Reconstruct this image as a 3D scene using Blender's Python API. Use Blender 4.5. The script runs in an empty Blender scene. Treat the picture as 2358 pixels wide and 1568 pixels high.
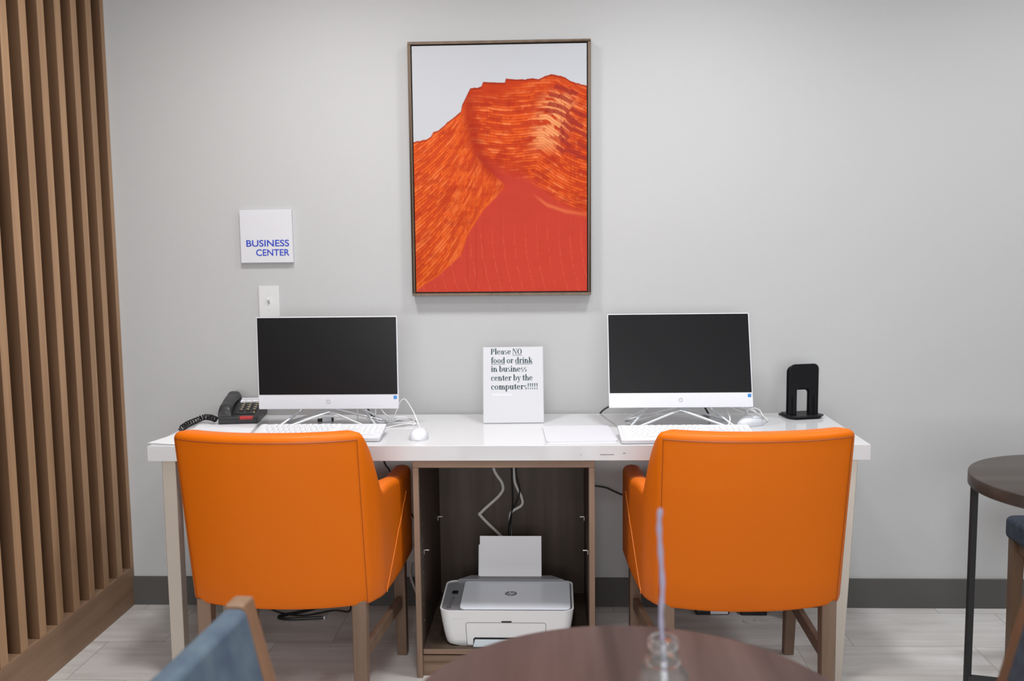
import bpy, bmesh, math, random
import numpy as np
from mathutils import Vector, Matrix
random.seed(4)
C = bpy.context.scene.collection
SC = bpy.context.scene
R = math.radians

# ------------------------------------------------------------------ camera, world, lights, exposure
cam_d = bpy.data.cameras.new('camera'); cam = bpy.data.objects.new('camera', cam_d); C.objects.link(cam)
cam_d.sensor_fit = 'HORIZONTAL'; cam_d.sensor_width = 36.0; cam_d.lens = 33.845
yaw, pitch, roll = .0447, .1051, -.0122
fw = Vector((-math.sin(yaw)*math.cos(pitch), math.cos(yaw)*math.cos(pitch), -math.sin(pitch)))
rt = Vector((math.cos(yaw), math.sin(yaw), 0)); up = rt.cross(fw)
r2 = rt*math.cos(roll)+up*math.sin(roll); u2 = -rt*math.sin(roll)+up*math.cos(roll)
cam.matrix_world = Matrix(((r2.x,u2.x,-fw.x,0),(r2.y,u2.y,-fw.y,-3.6205),(r2.z,u2.z,-fw.z,1.4206),(0,0,0,1)))
cam_d.clip_start = .05
cam_d.dof.use_dof = True; cam_d.dof.focus_distance = 3.15; cam_d.dof.aperture_fstop = 2.8
SC.camera = cam

w = bpy.data.worlds.new('world'); SC.world = w; w.use_nodes = True
w.node_tree.nodes['Background'].inputs[0].default_value = (.9,.95,1,1)
w.node_tree.nodes['Background'].inputs[1].default_value = .3

SC.view_settings.view_transform = 'Standard'; SC.view_settings.look = 'None'
SC.view_settings.gamma = 1; SC.view_settings.use_curve_mapping = False
SC.view_settings.exposure = 0.1

CEIL = 2.75
RX, BY = 4.6, -7.0        # right wall, back wall
LIGHTS = [(-.80,-.88,18,(1,.985,.96)), (.50,-.88,16.5,(.98,.99,1)), (1.95,-.88,13,(.95,.975,1)),
          (-.15,-1.9,12,(.98,.99,1)), (-.15,-4.8,36,(.97,.985,1))]
def downlight(x, y, p, col):
    ld = bpy.data.lights.new('downlight', 'AREA'); ld.shape = 'DISK'; ld.size = .30
    ld.energy = p; ld.color = col; ld.spread = R(150)
    lo = bpy.data.objects.new('downlight', ld); C.objects.link(lo); lo.location = (x, y, CEIL-.012)
    return lo
lamp_objs = [downlight(*l) for l in LIGHTS]
wl = bpy.data.lights.new('front_fill', 'AREA'); wl.shape = 'RECTANGLE'; wl.size = 3.0; wl.size_y = 1.7  # unseen fill lamp behind the camera, added for soft frontal light
wl.energy = 168; wl.color = (.95,.975,1)
wlo = bpy.data.objects.new('front_fill', wl); C.objects.link(wlo)
wlo.location = (.1, BY+.03, 1.6); wlo.rotation_euler = (R(90), 0, 0)

# ------------------------------------------------------------------ helpers
class MB:
    def __init__(s): s.v=[]; s.f=[]; s.T=Matrix.Identity(4)
    def add(s, vs, fs):
        n=len(s.v); s.v += [tuple(s.T@Vector(v)) for v in vs]; s.f += [tuple(i+n for i in f) for f in fs]; return s
    def box(s,x0,x1,y0,y1,z0,z1):
        vs=[(x,y,z) for x in(x0,x1) for y in(y0,y1) for z in(z0,z1)]
        return s.add(vs,[(0,1,3,2),(4,6,7,5),(0,4,5,1),(2,3,7,6),(0,2,6,4),(1,5,7,3)])
    def hexa(s,b,t):      # 4 bottom pts ccw, 4 top pts
        return s.add(list(b)+list(t),[(3,2,1,0),(4,5,6,7),(0,1,5,4),(1,2,6,5),(2,3,7,6),(3,0,4,7)])
    def prism(s,poly,h0,h1,ax='z'):
        n=len(poly)
        def P(a,b,h): return {'z':(a,b,h),'y':(a,h,b),'x':(h,a,b)}[ax]
        vs=[P(a,b,h0) for a,b in poly]+[P(a,b,h1) for a,b in poly]
        fs=[tuple(reversed(range(n))),tuple(range(n,2*n))]+[(i,(i+1)%n,n+(i+1)%n,n+i) for i in range(n)]
        return s.add(vs,fs)
    def tube(s,pts,r,seg=8,closed=False,caps=True):
        pts=[Vector(p) for p in pts]; n=len(pts)
        rr=r if isinstance(r,(list,tuple)) else [r]*n
        t0=(pts[1]-pts[0]).normalized(); nrm=t0.orthogonal().normalized(); vs=[]
        for i,p in enumerate(pts):
            a=pts[i-1] if (i or closed) else p; b=pts[(i+1)%n] if (i<n-1 or closed) else p
            t=(b-a)
            t=t.normalized() if t.length>1e-9 else t0
            nrm=(nrm-t*nrm.dot(t)); nrm=nrm.normalized() if nrm.length>1e-6 else t.orthogonal().normalized()
            bi=t.cross(nrm)
            for k in range(seg):
                a_=2*math.pi*k/seg; vs.append(p+(nrm*math.cos(a_)+bi*math.sin(a_))*rr[i])
        fs=[]
        for i in range(n if closed else n-1):
            j=(i+1)%n
            for k in range(seg): fs.append((i*seg+k,i*seg+(k+1)%seg,j*seg+(k+1)%seg,j*seg+k))
        if caps and not closed: fs+= [tuple(reversed(range(seg))),tuple(range((n-1)*seg,n*seg))]
        return s.add(vs,fs)
    def lathe(s,prof,cx=0,cy=0,seg=40):
        n=len(prof); vs=[(cx+r*math.cos(2*math.pi*k/seg),cy+r*math.sin(2*math.pi*k/seg),z) for r,z in prof for k in range(seg)]
        fs=[(i*seg+k,i*seg+(k+1)%seg,(i+1)*seg+(k+1)%seg,(i+1)*seg+k) for i in range(n-1) for k in range(seg)]
        if prof[0][0]>1e-6: fs.append(tuple(reversed(range(seg))))
        if prof[-1][0]>1e-6: fs.append(tuple(range((n-1)*seg,n*seg)))
        return s.add(vs,fs)
    def grid(s,P):        # P[i][j]
        n=len(P); m=len(P[0]); vs=[p for row in P for p in row]
        return s.add(vs,[(i*m+j,(i+1)*m+j,(i+1)*m+j+1,i*m+j+1) for i in range(n-1) for j in range(m-1)])

def crom(pts,k=8,closed=False):
    pts=[Vector(p) for p in pts]; n=len(pts); out=[]
    for i in range(n if closed else n-1):
        g=lambda j: pts[j%n] if closed else pts[max(0,min(n-1,j))]
        a,b,c,d=g(i-1),g(i),g(i+1),g(i+2)
        for q in range(k):
            t=q/k; out.append(.5*((2*b)+(c-a)*t+(2*a-5*b+4*c-d)*t*t+(3*b-a-3*c+d)*t**3))
    if not closed: out.append(pts[-1])
    return out
def rrect(w,h,r,cx=0,cy=0,k=6):
    if not isinstance(r,(list,tuple)): r=[r]*4
    out=[]
    for q,(sx,sy) in enumerate(((1,1),(-1,1),(-1,-1),(1,-1))):
        rr=max(r[q],1e-5); ox,oy=cx+sx*(w/2-rr),cy+sy*(h/2-rr)
        for i in range(k+1):
            a=R(90*q+90*i/k); out.append((ox+rr*math.cos(a),oy+rr*math.sin(a)))
    return out

def obj(name, mb, mat, parent=None, bevel=0, seg=2, ang=38, loc=None, rot=None):
    me = bpy.data.meshes.new(name)
    bm = bmesh.new(); vs=[bm.verts.new(v) for v in mb.v]
    for f in mb.f:
        try: bm.faces.new([vs[i] for i in f])
        except ValueError: pass
    bmesh.ops.remove_doubles(bm, verts=bm.verts, dist=1e-6)
    bmesh.ops.recalc_face_normals(bm, faces=bm.faces)
    if bevel:
        es=[e for e in bm.edges if len(e.link_faces)==2 and e.calc_face_angle(0)>R(30)]
        bmesh.ops.bevel(bm, geom=es, offset=bevel, segments=seg, profile=.5, affect='EDGES', clamp_overlap=True)
    for e in bm.edges: e.smooth = not (len(e.link_faces)==2 and e.calc_face_angle(0)>R(ang))
    for f in bm.faces: f.smooth = True
    bm.to_mesh(me); bm.free()
    me.materials.append(mat)
    o = bpy.data.objects.new(name, me); C.objects.link(o)
    if bevel:
        wn = o.modifiers.new('weighted_normals','WEIGHTED_NORMAL'); wn.keep_sharp = True; wn.weight = 60
    if parent: o.parent = parent
    if loc: o.location = loc
    if rot: o.rotation_euler = rot
    return o
def tag(o,label=None,cat=None,group=None,kind=None):
    if label: o['label']=label
    if cat: o['category']=cat
    if group: o['group']=group
    if kind: o['kind']=kind
    return o
def thing(name,label,cat,loc=(0,0,0),rotz=0,group=None):
    o=bpy.data.objects.new(name,None); C.objects.link(o); o.location=loc; o.rotation_euler=(0,0,rotz)
    o.empty_display_size=.05
    return tag(o,label,cat,group)
def copy_tree(o,parent=None):
    c=o.copy(); C.objects.link(c)
    if parent: c.parent=parent
    for ch in o.children: copy_tree(ch,c)
    return c

# ------------------------------------------------------------------ materials
def mat(name,col,rough=.5,metal=0,bump=None,spec=.5,trans=0,ior=1.45,coat=0):
    m=bpy.data.materials.new(name); m.use_nodes=True; nt=m.node_tree; b=nt.nodes['Principled BSDF']
    b.inputs['Base Color'].default_value=(*col,1); b.inputs['Roughness'].default_value=rough
    b.inputs['Metallic'].default_value=metal; b.inputs['Specular IOR Level'].default_value=spec
    b.inputs['Transmission Weight'].default_value=trans; b.inputs['IOR'].default_value=ior
    b.inputs['Coat Weight'].default_value=coat
    if bump:
        sc,st=bump
        tc=nt.nodes.new('ShaderNodeTexCoord'); n=nt.nodes.new('ShaderNodeTexNoise'); n.inputs['Scale'].default_value=sc; n.inputs['Detail'].default_value=4
        bp=nt.nodes.new('ShaderNodeBump'); bp.inputs['Strength'].default_value=st; bp.inputs['Distance'].default_value=.002
        nt.links.new(tc.outputs['Object'],n.inputs['Vector']); nt.links.new(n.outputs[0],bp.inputs['Height']); nt.links.new(bp.outputs[0],b.inputs['Normal'])
    return m
def noisecol(m,c1,c2,scale=(1,1,1),sc=4,detail=6,lo=.35,hi=.65,dist=0.,rough=None,coords='Object'):
    nt=m.node_tree; b=nt.nodes['Principled BSDF']
    tc=nt.nodes.new('ShaderNodeTexCoord'); mp=nt.nodes.new('ShaderNodeMapping'); mp.inputs['Scale'].default_value=scale
    n=nt.nodes.new('ShaderNodeTexNoise'); n.inputs['Scale'].default_value=sc; n.inputs['Detail'].default_value=detail; n.inputs['Distortion'].default_value=dist
    r=nt.nodes.new('ShaderNodeValToRGB'); r.color_ramp.elements[0].position=lo; r.color_ramp.elements[1].position=hi
    r.color_ramp.elements[0].color=(*c1,1); r.color_ramp.elements[1].color=(*c2,1)
    nt.links.new(tc.outputs[coords],mp.inputs[0]); nt.links.new(mp.outputs[0],n.inputs['Vector']); nt.links.new(n.outputs[0],r.inputs[0])
    nt.links.new(r.outputs[0],b.inputs['Base Color'])
    return m
def wood(name,c1,c2,axis='z',rough=.5,sc=30,spec=.4):
    s={'x':(.06,1,1),'y':(1,.06,1),'z':(1,1,.06)}[axis]
    m=mat(name,c1,rough,spec=spec); return noisecol(m,c1,c2,s,sc,5,.3,.7,.3)

M={}
M['wall']=mat('wall_paint',(.45,.451,.453),.75,bump=(190,.15))
M['ceiling']=mat('ceiling_paint',(.75,.75,.74),.9)
M['otherwall']=mat('room_wall_paint',(.42,.40,.38),.85)
M['base']=mat('grey_baseboard',(.074,.070,.066),.6)
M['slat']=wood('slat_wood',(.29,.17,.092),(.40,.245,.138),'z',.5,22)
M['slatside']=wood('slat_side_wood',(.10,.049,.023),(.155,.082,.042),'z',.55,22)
M['cabwood']=wood('cabinet_wood',(.155,.095,.063),(.235,.155,.108),'z',.5,45)
M['cabwoodx']=wood('cabinet_wood_horizontal',(.155,.095,.063),(.235,.155,.108),'x',.5,45)
M['cabin_shaded']=wood('cabinet_wood_shaded',(.042,.028,.020),(.070,.047,.034),'z',.55,30)  # cabinet wood darkened to paint in the shade of the interior
M['quartz']=mat('white_quartz',(.57,.575,.59),.07)
M['brushed']=mat('satin_steel',(.55,.50,.44),.45,.55,spec=.5)
M['leather']=mat('orange_vinyl',(.62,.130,.003),.42,bump=(420,.12),spec=.18)
M['piping']=mat('orange_seam',(.26,.05,.004),.5)
M['leg']=wood('taupe_wood',(.145,.092,.062),(.195,.128,.09),'z',.5,30)
M['white']=mat('white_plastic',(.62,.63,.675),.35)
M['whitekey']=mat('white_keys',(.70,.70,.72),.4)
M['keygap']=mat('key_legend_grey',(.30,.30,.32),.5)
M['screen']=mat('black_screen',(.006,.006,.007),.30,spec=.24)
M['black']=mat('black_plastic',(.007,.007,.009),.42,spec=.3)
M['phone']=mat('charcoal_plastic',(.028,.028,.03),.42)
M['darkkey']=mat('phone_key',(.06,.055,.045),.4)
M['gold']=mat('key_print',(.50,.42,.25),.5)
M['red']=mat('red_label',(.42,.03,.035),.45)
M['label']=mat('pale_label',(.70,.70,.74),.5)
M['silver']=mat('silver_rod',(.74,.77,.80),.30,.5)
M['noticepaper']=mat('notice_paper',(.48,.485,.51),.5)
M['paper']=mat('paper',(.74,.74,.77),.6)
M['ink']=mat('dark_green_ink',(.018,.045,.055),.6)
M['faint']=mat('faint_ink',(.60,.60,.68),.6)
M['blue']=mat('blue_letters',(.012,.04,.42),.4)
M['sticker']=mat('blue_sticker',(.01,.16,.55),.4)
M['sky']=mat('light_blue_mark',(.25,.62,.95),.4)
M['signwhite']=mat('white_sign_panel',(.60,.60,.635),.3)
M['plate']=mat('switch_plate',(.60,.60,.605),.35)
M['frame']=wood('picture_frame_wood',(.105,.068,.045),(.15,.103,.072),'z',.5,40)
M['gapblack']=mat('black_reveal',(.01,.01,.01),.7)
M['printer']=mat('printer_white',(.66,.665,.675),.4)
M['printergrey']=mat('printer_grey',(.20,.20,.215),.4)
M['lid']=mat('printer_lid',(.66,.70,.76),.22)
M['tray']=mat('tray_grey_blue',(.36,.41,.45),.35)
M['logo']=mat('logo_grey',(.16,.165,.18),.4)
M['logolight']=mat('logo_pale_grey',(.55,.55,.58),.3)
M['cablew']=mat('white_cable',(.76,.76,.77),.4)
M['cableg']=mat('grey_white_cable',(.52,.49,.46),.45)
M['cableb']=mat('black_cable',(.01,.01,.011),.45)
M['navy']=noisecol(mat('navy_fabric',(.02,.028,.045),.9,bump=(500,.3)),(.016,.022,.036),(.03,.04,.06),sc=60)
M['bluefab']=noisecol(mat('slate_blue_fabric',(.07,.11,.15),.85,bump=(300,.3)),(.055,.08,.128),(.095,.135,.17),sc=16)
M['darkwood']=wood('dark_walnut_laminate',(.038,.018,.014),(.108,.062,.054),'y',.42,16,.25)
M['darkwood2']=wood('dark_brown_laminate',(.034,.026,.022),(.058,.045,.038),'x',.38,18,.4)
M['blackmetal']=mat('black_metal',(.015,.015,.016),.45,.3)
M['glass']=mat('clear_glass',(.90,.91,.90),.02,trans=.95,ior=1.48,spec=.8)
M['acrylic']=mat('clear_acrylic',(.9,.9,.92),.04); M['acrylic'].node_tree.nodes['Principled BSDF'].inputs['Alpha'].default_value=.16
M['stem']=mat('pale_lilac_stem',(.36,.34,.46),.3,trans=.25)
M['pin']=mat('nickel_pin',(.75,.72,.66),.3,1)
M['yellow']=mat('yellow_plug',(.7,.55,.04),.5)
M['trim']=mat('light_trim',(.8,.8,.8),.4)

# floor: 12x24 inch wood-look tiles with thin joints, running along the desk
def floor_mat():
    m=mat('wood_look_tile',(.4,.37,.34),.38,spec=.45); nt=m.node_tree; L=nt.links.new; b=nt.nodes['Principled BSDF']
    tc=nt.nodes.new('ShaderNodeTexCoord'); mp=nt.nodes.new('ShaderNodeMapping'); mp.inputs['Location'].default_value=(-1.05,-.011,0)
    L(tc.outputs['Object'],mp.inputs[0])
    br=nt.nodes.new('ShaderNodeTexBrick'); br.offset=.33; br.offset_frequency=2; br.squash=1
    br.inputs['Scale'].default_value=1; br.inputs['Brick Width'].default_value=.622; br.inputs['Row Height'].default_value=.306
    br.inputs['Mortar Size'].default_value=.0017; br.inputs['Mortar Smooth'].default_value=.2; br.inputs['Bias'].default_value=0
    br.inputs['Color1'].default_value=(.0,.0,.0,1); br.inputs['Color2'].default_value=(1,1,1,1); br.inputs['Mortar'].default_value=(.5,.5,.5,1)
    L(mp.outputs[0],br.inputs['Vector'])
    m2=nt.nodes.new('ShaderNodeMapping'); m2.inputs['Scale'].default_value=(.35,2.2,1)
    ad=nt.nodes.new('ShaderNodeVectorMath'); ad.operation='MULTIPLY_ADD'; ad.inputs[1].default_value=(3,3,3)
    L(br.outputs['Color'],ad.inputs[0]); L(tc.outputs['Object'],ad.inputs[2]); L(ad.outputs[0],m2.inputs[0])
    n=nt.nodes.new('ShaderNodeTexNoise'); n.inputs['Scale'].default_value=5; n.inputs['Detail'].default_value=7; n.inputs['Roughness'].default_value=.62; n.inputs['Distortion'].default_value=.6
    L(m2.outputs[0],n.inputs['Vector'])
    r=nt.nodes.new('ShaderNodeValToRGB'); r.color_ramp.elements[0].position=.3; r.color_ramp.elements[1].position=.7
    r.color_ramp.elements[0].color=(.45,.42,.395,1); r.color_ramp.elements[1].color=(.66,.65,.645,1)
    L(n.outputs[0],r.inputs[0])
    mx=nt.nodes.new('ShaderNodeMix'); mx.data_type='RGBA'; mx.inputs[7].default_value=(.34,.31,.28,1)
    L(br.outputs['Fac'],mx.inputs[0]); L(r.outputs[0],mx.inputs[6]); L(mx.outputs[2],b.inputs['Base Color'])
    return m
M['floor']=floor_mat()

# ------------------------------------------------------------------ the setting
# the floor lies FZ below the origin level, the wall WY behind it: the desk stands a hand's width clear of the wall
KS=1.02; EYE=Vector((0,-3.6205,1.4206))
def S(p): return EYE+(Vector(p)-EYE)*KS
FZ=S((0,0,0)).z; WY=S((0,0,0)).y
XL=-1.6685*KS; BK=-1.760
tag(obj('floor',MB().box(BK-.1,RX+.1,BY-.1,WY+.1,FZ-.1,FZ),M['floor']),kind='structure')
tag(obj('wall_back',MB().box(BK-.1,RX+.1,WY,WY+.1,FZ,CEIL),M['wall']),kind='structure')
tag(obj('wall_left',MB().box(BK-.1,BK,BY-.1,WY,FZ,CEIL),M['cabin_shaded']),kind='structure')
tag(obj('wall_right',MB().box(RX,RX+.1,BY-.1,WY,FZ,CEIL),M['otherwall']),kind='structure')
wx0,wx1,wz0,wz1=-1.4,1.6,.75,2.45
wr=MB()
wr.box(BK-.1,wx0,BY-.1,BY,FZ,CEIL); wr.box(wx1,RX+.1,BY-.1,BY,FZ,CEIL); wr.box(wx0,wx1,BY-.1,BY,FZ,wz0); wr.box(wx0,wx1,BY-.1,BY,wz1,CEIL)
tag(obj('wall_front',wr,M['otherwall']),kind='structure')
win=MB()  # unseen window frame, added to go with the frontal fill lamp
for a in((wx0,wx0+.05,wz0,wz1),(wx1-.05,wx1,wz0,wz1),(wx0,wx1,wz0,wz0+.05),(wx0,wx1,wz1-.05,wz1),(.075,.125,wz0,wz1)): win.box(a[0],a[1],BY-.06,BY-.01,a[2],a[3])
tag(obj('fill_window_1',win,M['trim']),kind='structure')
tag(obj('ceiling',MB().box(BK-.1,RX+.1,BY-.1,WY+.1,CEIL,CEIL+.1),M['ceiling']),kind='structure')
tag(obj('baseboard_back',MB().box(XL-.03,RX,WY-.012,WY,FZ,FZ+.1163),M['base'],bevel=.003),kind='structure')

# slatted timber panelling on the left
sp=thing('slat_panelling','tall brown timber wall panelling of upright slats left of the white desk','wall panelling',(XL,WY,FZ))
sl=MB()
for k in range(26):
    y1=-.0300-.1115*k
    sl.box(-.05,0,y1*KS,min((y1+.044)*KS,0),.157,CEIL-FZ)
so=obj('slats',sl,M['slatside'],sp,bevel=.0012,seg=1)
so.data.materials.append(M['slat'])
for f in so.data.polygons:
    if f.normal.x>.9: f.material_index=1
obj('base_board',MB().box(-.055,0,-3.0,0,0,.157),wood('slat_base_wood',(.20,.12,.072),(.28,.175,.11),'y',.5,22),sp,bevel=.0015,seg=1)

# ceiling downlights (fixtures of the lamps above)
for i,(l,nm) in enumerate(zip(LIGHTS,('over the left computer','over the right computer','over the far round table at right','between the two orange chairs','behind the near round table'))):
    t=thing('ceiling_light','round white recessed downlight '+nm,'ceiling light',(l[0],l[1],CEIL),0,'recessed ceiling lights')
    obj('trim_ring',MB().lathe([(.155,-.0),(.185,-.0),(.185,-.010),(.158,-.014),(.155,-.012),(.155,0)],seg=32),M['trim'],t)

# ------------------------------------------------------------------ desk
DL,DR,DF,DB,DH,DT=-1.336,.997,-.58,-.02,.76,.0504
desk=thing('desk','long white stone-topped desk on satin metal legs against the wall','desk',(0,0,0))
obj('desktop',MB().box(DL,DR,DF,DB,DH-DT,DH),M['quartz'],desk,bevel=.002)
zt=DH-DT
for x0,x1,dx in ((-1.2925,-1.247,0),(.9145,.960,-.034)):
    for y0 in (-.572,-.075):
        mb=MB().hexa([(x0+dx,y0,FZ),(x1+dx,y0,FZ),(x1+dx,y0+.045,FZ),(x0+dx,y0+.045,FZ)],[(x0,y0,zt),(x1,y0,zt),(x1,y0+.045,zt),(x0,y0+.045,zt)])
        obj('leg',mb,M['brushed'],desk,bevel=.0015,seg=1)
# scuffs on the front edge
M['scuff']=mat('scuff',(.06,.05,.04),.8)
for x,z,l in ((.142,.729,.045),(.08,.7285,.003),(.215,.7335,.009)):
    tag(obj('scuff_mark',MB().box(x,x+l,DF-.0004,DF+.0002,z,z+.0014),M['scuff'],desk),'dark scratch on the front edge')

# ------------------------------------------------------------------ storage cabinet
cab=thing('storage_cabinet','open brown wood cabinet holding the printer under the desk','cabinet',(-.17,-.30,0))
cx0,cx1,cy0,cy1=-.295,.2955,-.27,.272
pt=.0186
obj('top_panel',MB().box(cx0,cx1,cy0,cy1,.6845,.7075),M['cabwoodx'],cab,bevel=.001,seg=1)
obj('side_panel',MB().box(cx0,cx0+pt,cy0,cy1,FZ,.6845),M['cabwood'],cab,bevel=.001,seg=1)
obj('side_panel',MB().box(cx1-pt,cx1,cy0,cy1,FZ,.6845),M['cabwood'],cab,bevel=.001,seg=1)
# interior shade painted in: darker wood on added linings and back
obj('back_panel',MB().box(cx0+pt,cx1-pt,cy1-.012,cy1,FZ,.6845),M['cabin_shaded'],cab)
obj('shade_lining',MB().box(cx0+pt,cx0+pt+.0015,cy0+.006,cy1-.012,.066,.6845),M['cabin_shaded'],cab)
obj('shade_lining',MB().box(cx1-pt-.0015,cx1-pt,cy0+.006,cy1-.012,.066,.6845),M['cabin_shaded'],cab)
bs=obj('bottom_shelf',MB().box(cx0+pt+.002,cx1-pt-.002,cy0+.014,cy1-.012,.050,.066),M['cabin_shaded'],cab)  # shade painted into the shelf colour; only the front strip keeps plain wood
obj('unshaded_edge',MB().box(cx0+pt+.002,cx1-pt-.002,cy0+.012,cy0+.014,.050,.066),M['cabwoodx'],bs)
obj('plinth_rail',MB().box(cx0+pt,cx1-pt,cy0+.018,cy0+.034,.020,.043),M['cabwoodx'],cab)
obj('plinth_panel',MB().box(cx0+pt,cx1-pt,cy0+.019,cy0+.034,FZ,.0185),M['cabwoodx'],cab)
for sx,xx in ((1,cx0+pt+.0015),(-1,cx1-pt-.0015)):
    for yy in (-.19,.20):
        p=MB().box(min(xx,xx+sx*.017),max(xx,xx+sx*.017),yy-.003,yy+.003,.383,.386)
        p.box(min(xx,xx+sx*.0015),max(xx,xx+sx*.0015),yy-.003,yy+.003,.370,.386)
        tag(obj('shelf_pin',p,M['pin'],cab),'small nickel shelf support')
hl=MB()
for k in range(9): hl.box(cx0+pt+.0015,cx0+pt+.0022,-.2215,-.2185,.15+.055*k,.153+.055*k)
obj('pin_hole',hl,mat('pin_hole_rim',(.30,.24,.19),.6),cab)['kind']='stuff'

# ------------------------------------------------------------------ orange tub chairs
def tub_chair(name,label,group):
    t=thing(name,label,'chair',group=group)
    half=[(.308,.235),(.309,.12),(.307,0),(.304,-.09),(.301,-.150),(.296,-.186),(.283,-.219),(.262,-.252),(.20,-.281),(.12,-.302),(.05,-.3105)]
    ctrl=[(x,y,0) for x,y in half]+[(0,-.312,0)]+[(-x,y,0) for x,y in reversed(half)]
    path=crom(ctrl,9)
    d=[0]
    for a,b in zip(path,path[1:]): d.append(d[-1]+(b-a).length)
    # resample
    N=130; tot=d[-1]; pts=[]
    j=0
    for i in range(N+1):
        s=tot*i/N
        while j<len(d)-2 and d[j+1]<s: j+=1
        f=(s-d[j])/(d[j+1]-d[j]); pts.append(path[j].lerp(path[j+1],min(f,1)))
    nrm=[]
    for i in range(N+1):
        tg=(pts[min(i+1,N)]-pts[max(i-1,0)]).normalized(); nrm.append(Vector((-tg.y,tg.x,0))*-1)  # inward: path goes +x front -> back -> -x front
    def ss(a,b,x): x=max(0,min(1,(x-a)/(b-a))); return x*x*(3-2*x)
    Z0=.338
    def hgt(p):
        y=p.y
        arm=.648+ (.026*ss(.12,-.14,y))
        arm-= .0*y
        k=ss(-.150,-.240,y)
        return arm*(1-k)+.878*k, k
    def place(p,n,off,z,k):
        q=p+n*off; w=ss(-.05,-.25,p.y); zz=(z-Z0)/.51
        return (q.x*(1+.012*zz*w), q.y-.088*zz*w, z)
    rows=[]
    for i in range(N+1):
        p,n=pts[i],nrm[i]
        h,k=hgt(p); th=.062+.016*k; r=.022
        prof=[]
        nb=7
        prof.append((.012,Z0)); prof.append((.003,Z0+.003)); prof.append((0,Z0+.012))
        for q in range(1,nb+1): prof.append((0,Z0+.012+(h-r-Z0-.012)*q/nb))
        for q in range(1,6): a=math.pi/2*q/5; prof.append((r-r*math.cos(a), h-r+r*math.sin(a)))
        prof.append((th*.5,h+.0012))
        for q in range(0,6): a=math.pi/2*q/5; prof.append((th-r+r*math.sin(a), h-r+r*math.cos(a)))
        for q in range(1,nb+1): prof.append((th, h-r-(h-r-Z0-.012)*q/nb))
        prof.append((th-.003,Z0+.003)); prof.append((th-.012,Z0))
        row=[place(p,n,o,z,k) for o,z in prof]; row.append(row[0]); rows.append(row)
    mb=MB().grid(rows); m=len(rows[0])
    # rounded arm fronts
    for idx,sgn in ((0,1),(N,-1)):
        base=[Vector(v) for v in rows[idx][:-1]]; c=sum(base,Vector())/len(base)
        prev=base
        for st,(sc_,fy) in enumerate(((.94,.012),(.80,.021),(.5,.026))):
            cur=[]
            for v in base:
                dv=v-c; lim=min(1.0,1)
                # shrink by a constant margin rather than by scale in z
                mg=(1-sc_)*.03*1.0
                nx=dv.x*(sc_); nz=dv.z-math.copysign(min(abs(dv.z),(1-sc_)*.04),dv.z)
                cur.append(Vector((c.x+nx,v.y+fy,c.z+nz)))
            n0=len(mb.v); L=len(base)
            fs=[(a,(a+1)%L,L+(a+1)%L,L+a) for a in range(L)]
            mb.add(prev+cur,fs); prev=cur
        mb.add(prev,[tuple(range(len(prev)))])
    obj('tub_back',mb,M['leather'],t,ang=60)
    # seams
    def outer(p,n,z,off=-.0008):
        h,k=hgt(p); return place(p,n,off,z,k)
    iR=min(range(N//2),key=lambda i:abs(pts[i].y+.252)); iL=N-iR
    obj('seam',MB().tube([outer(pts[i],nrm[i],.858) for i in range(iR,iL+1)],.0018,6),M['piping'],t)
    for i in (iR,iL):
        obj('seam',MB().tube([outer(pts[i],nrm[i],Z0+.004+(.856-Z0)*q/20) for q in range(21)],.0009,6),M['piping'],t)
    for sg in (0,1):
        ln=[]
        for q in range(25):
            f=q/24; y=-.16+.30*f**1.15; i=min(range(N//2),key=lambda i:abs(pts[i].y-y)); i=i if sg==0 else N-i
            ln.append(outer(pts[i],nrm[i],Z0+.004+.24*f))
        obj('seam',MB().tube(ln,.0013,6),mat('bright_seam',(.75,.22,.03),.45) if 'bright_seam' not in bpy.data.materials else bpy.data.materials['bright_seam'],t)
    # seat cushion
    se=MB().prism([(x,y) for x,y in crom([(.235,.25,0),(.238,0,0),(.225,-.17,0),(.12,-.215,0),(0,-.225,0),(-.12,-.215,0),(-.225,-.17,0),(-.238,0,0),(-.235,.25,0),(0,.262,0)],4,True) for x,y in [(x.real,y) if 0 else (x,y)]] if 0 else [(v.x,v.y) for v in crom([(.235,.25,0),(.238,0,0),(.225,-.17,0),(.12,-.215,0),(0,-.225,0),(-.12,-.215,0),(-.225,-.17,0),(-.238,0,0),(-.235,.25,0),(0,.262,0)],4,True)],.345,.475)
    obj('seat',se,M['leather'],t,bevel=.018,seg=3)
    for sx in (-1,1):
        for y,xo,k in ((-.245,.238,1.0),(.20,.268,.86)):
            x=sx*xo; a=.0215; b=a*k*.9
            tp=.352
            ye=y-.012 if y<0 else y+.03
            obj('leg',MB().hexa([(x-b,ye-b,FZ),(x+b,ye-b,FZ),(x+b,ye+b,FZ),(x-b,ye+b,FZ)],[(x-a,y-a,tp),(x+a,y-a,tp),(x+a,y+a,tp),(x-a,y+a,tp)]),M['leg'],t,bevel=.002,seg=1)
        x0,x1=sx*.238,sx*.268
        obj('stretcher',MB().hexa([(x0-.010,-.235,.155),(x0+.010,-.235,.155),(x1+.010,.19,.155),(x1-.010,.19,.155)],[(x0-.010,-.235,.195),(x0+.010,-.235,.195),(x1+.010,.19,.195),(x1-.010,.19,.195)]),M['leg'],t,bevel=.0015,seg=1)
    return t
ch=tub_chair('armchair','orange vinyl armchair pushed in before the left computer','orange armchairs at the desk')
ch.location=(-.818,-.60,0); ch.rotation_euler=(0,0,R(-2.0))
ch2=copy_tree(ch); ch2.location=(.548,-.60,0); ch2.rotation_euler=(0,0,R(3.0))
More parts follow.
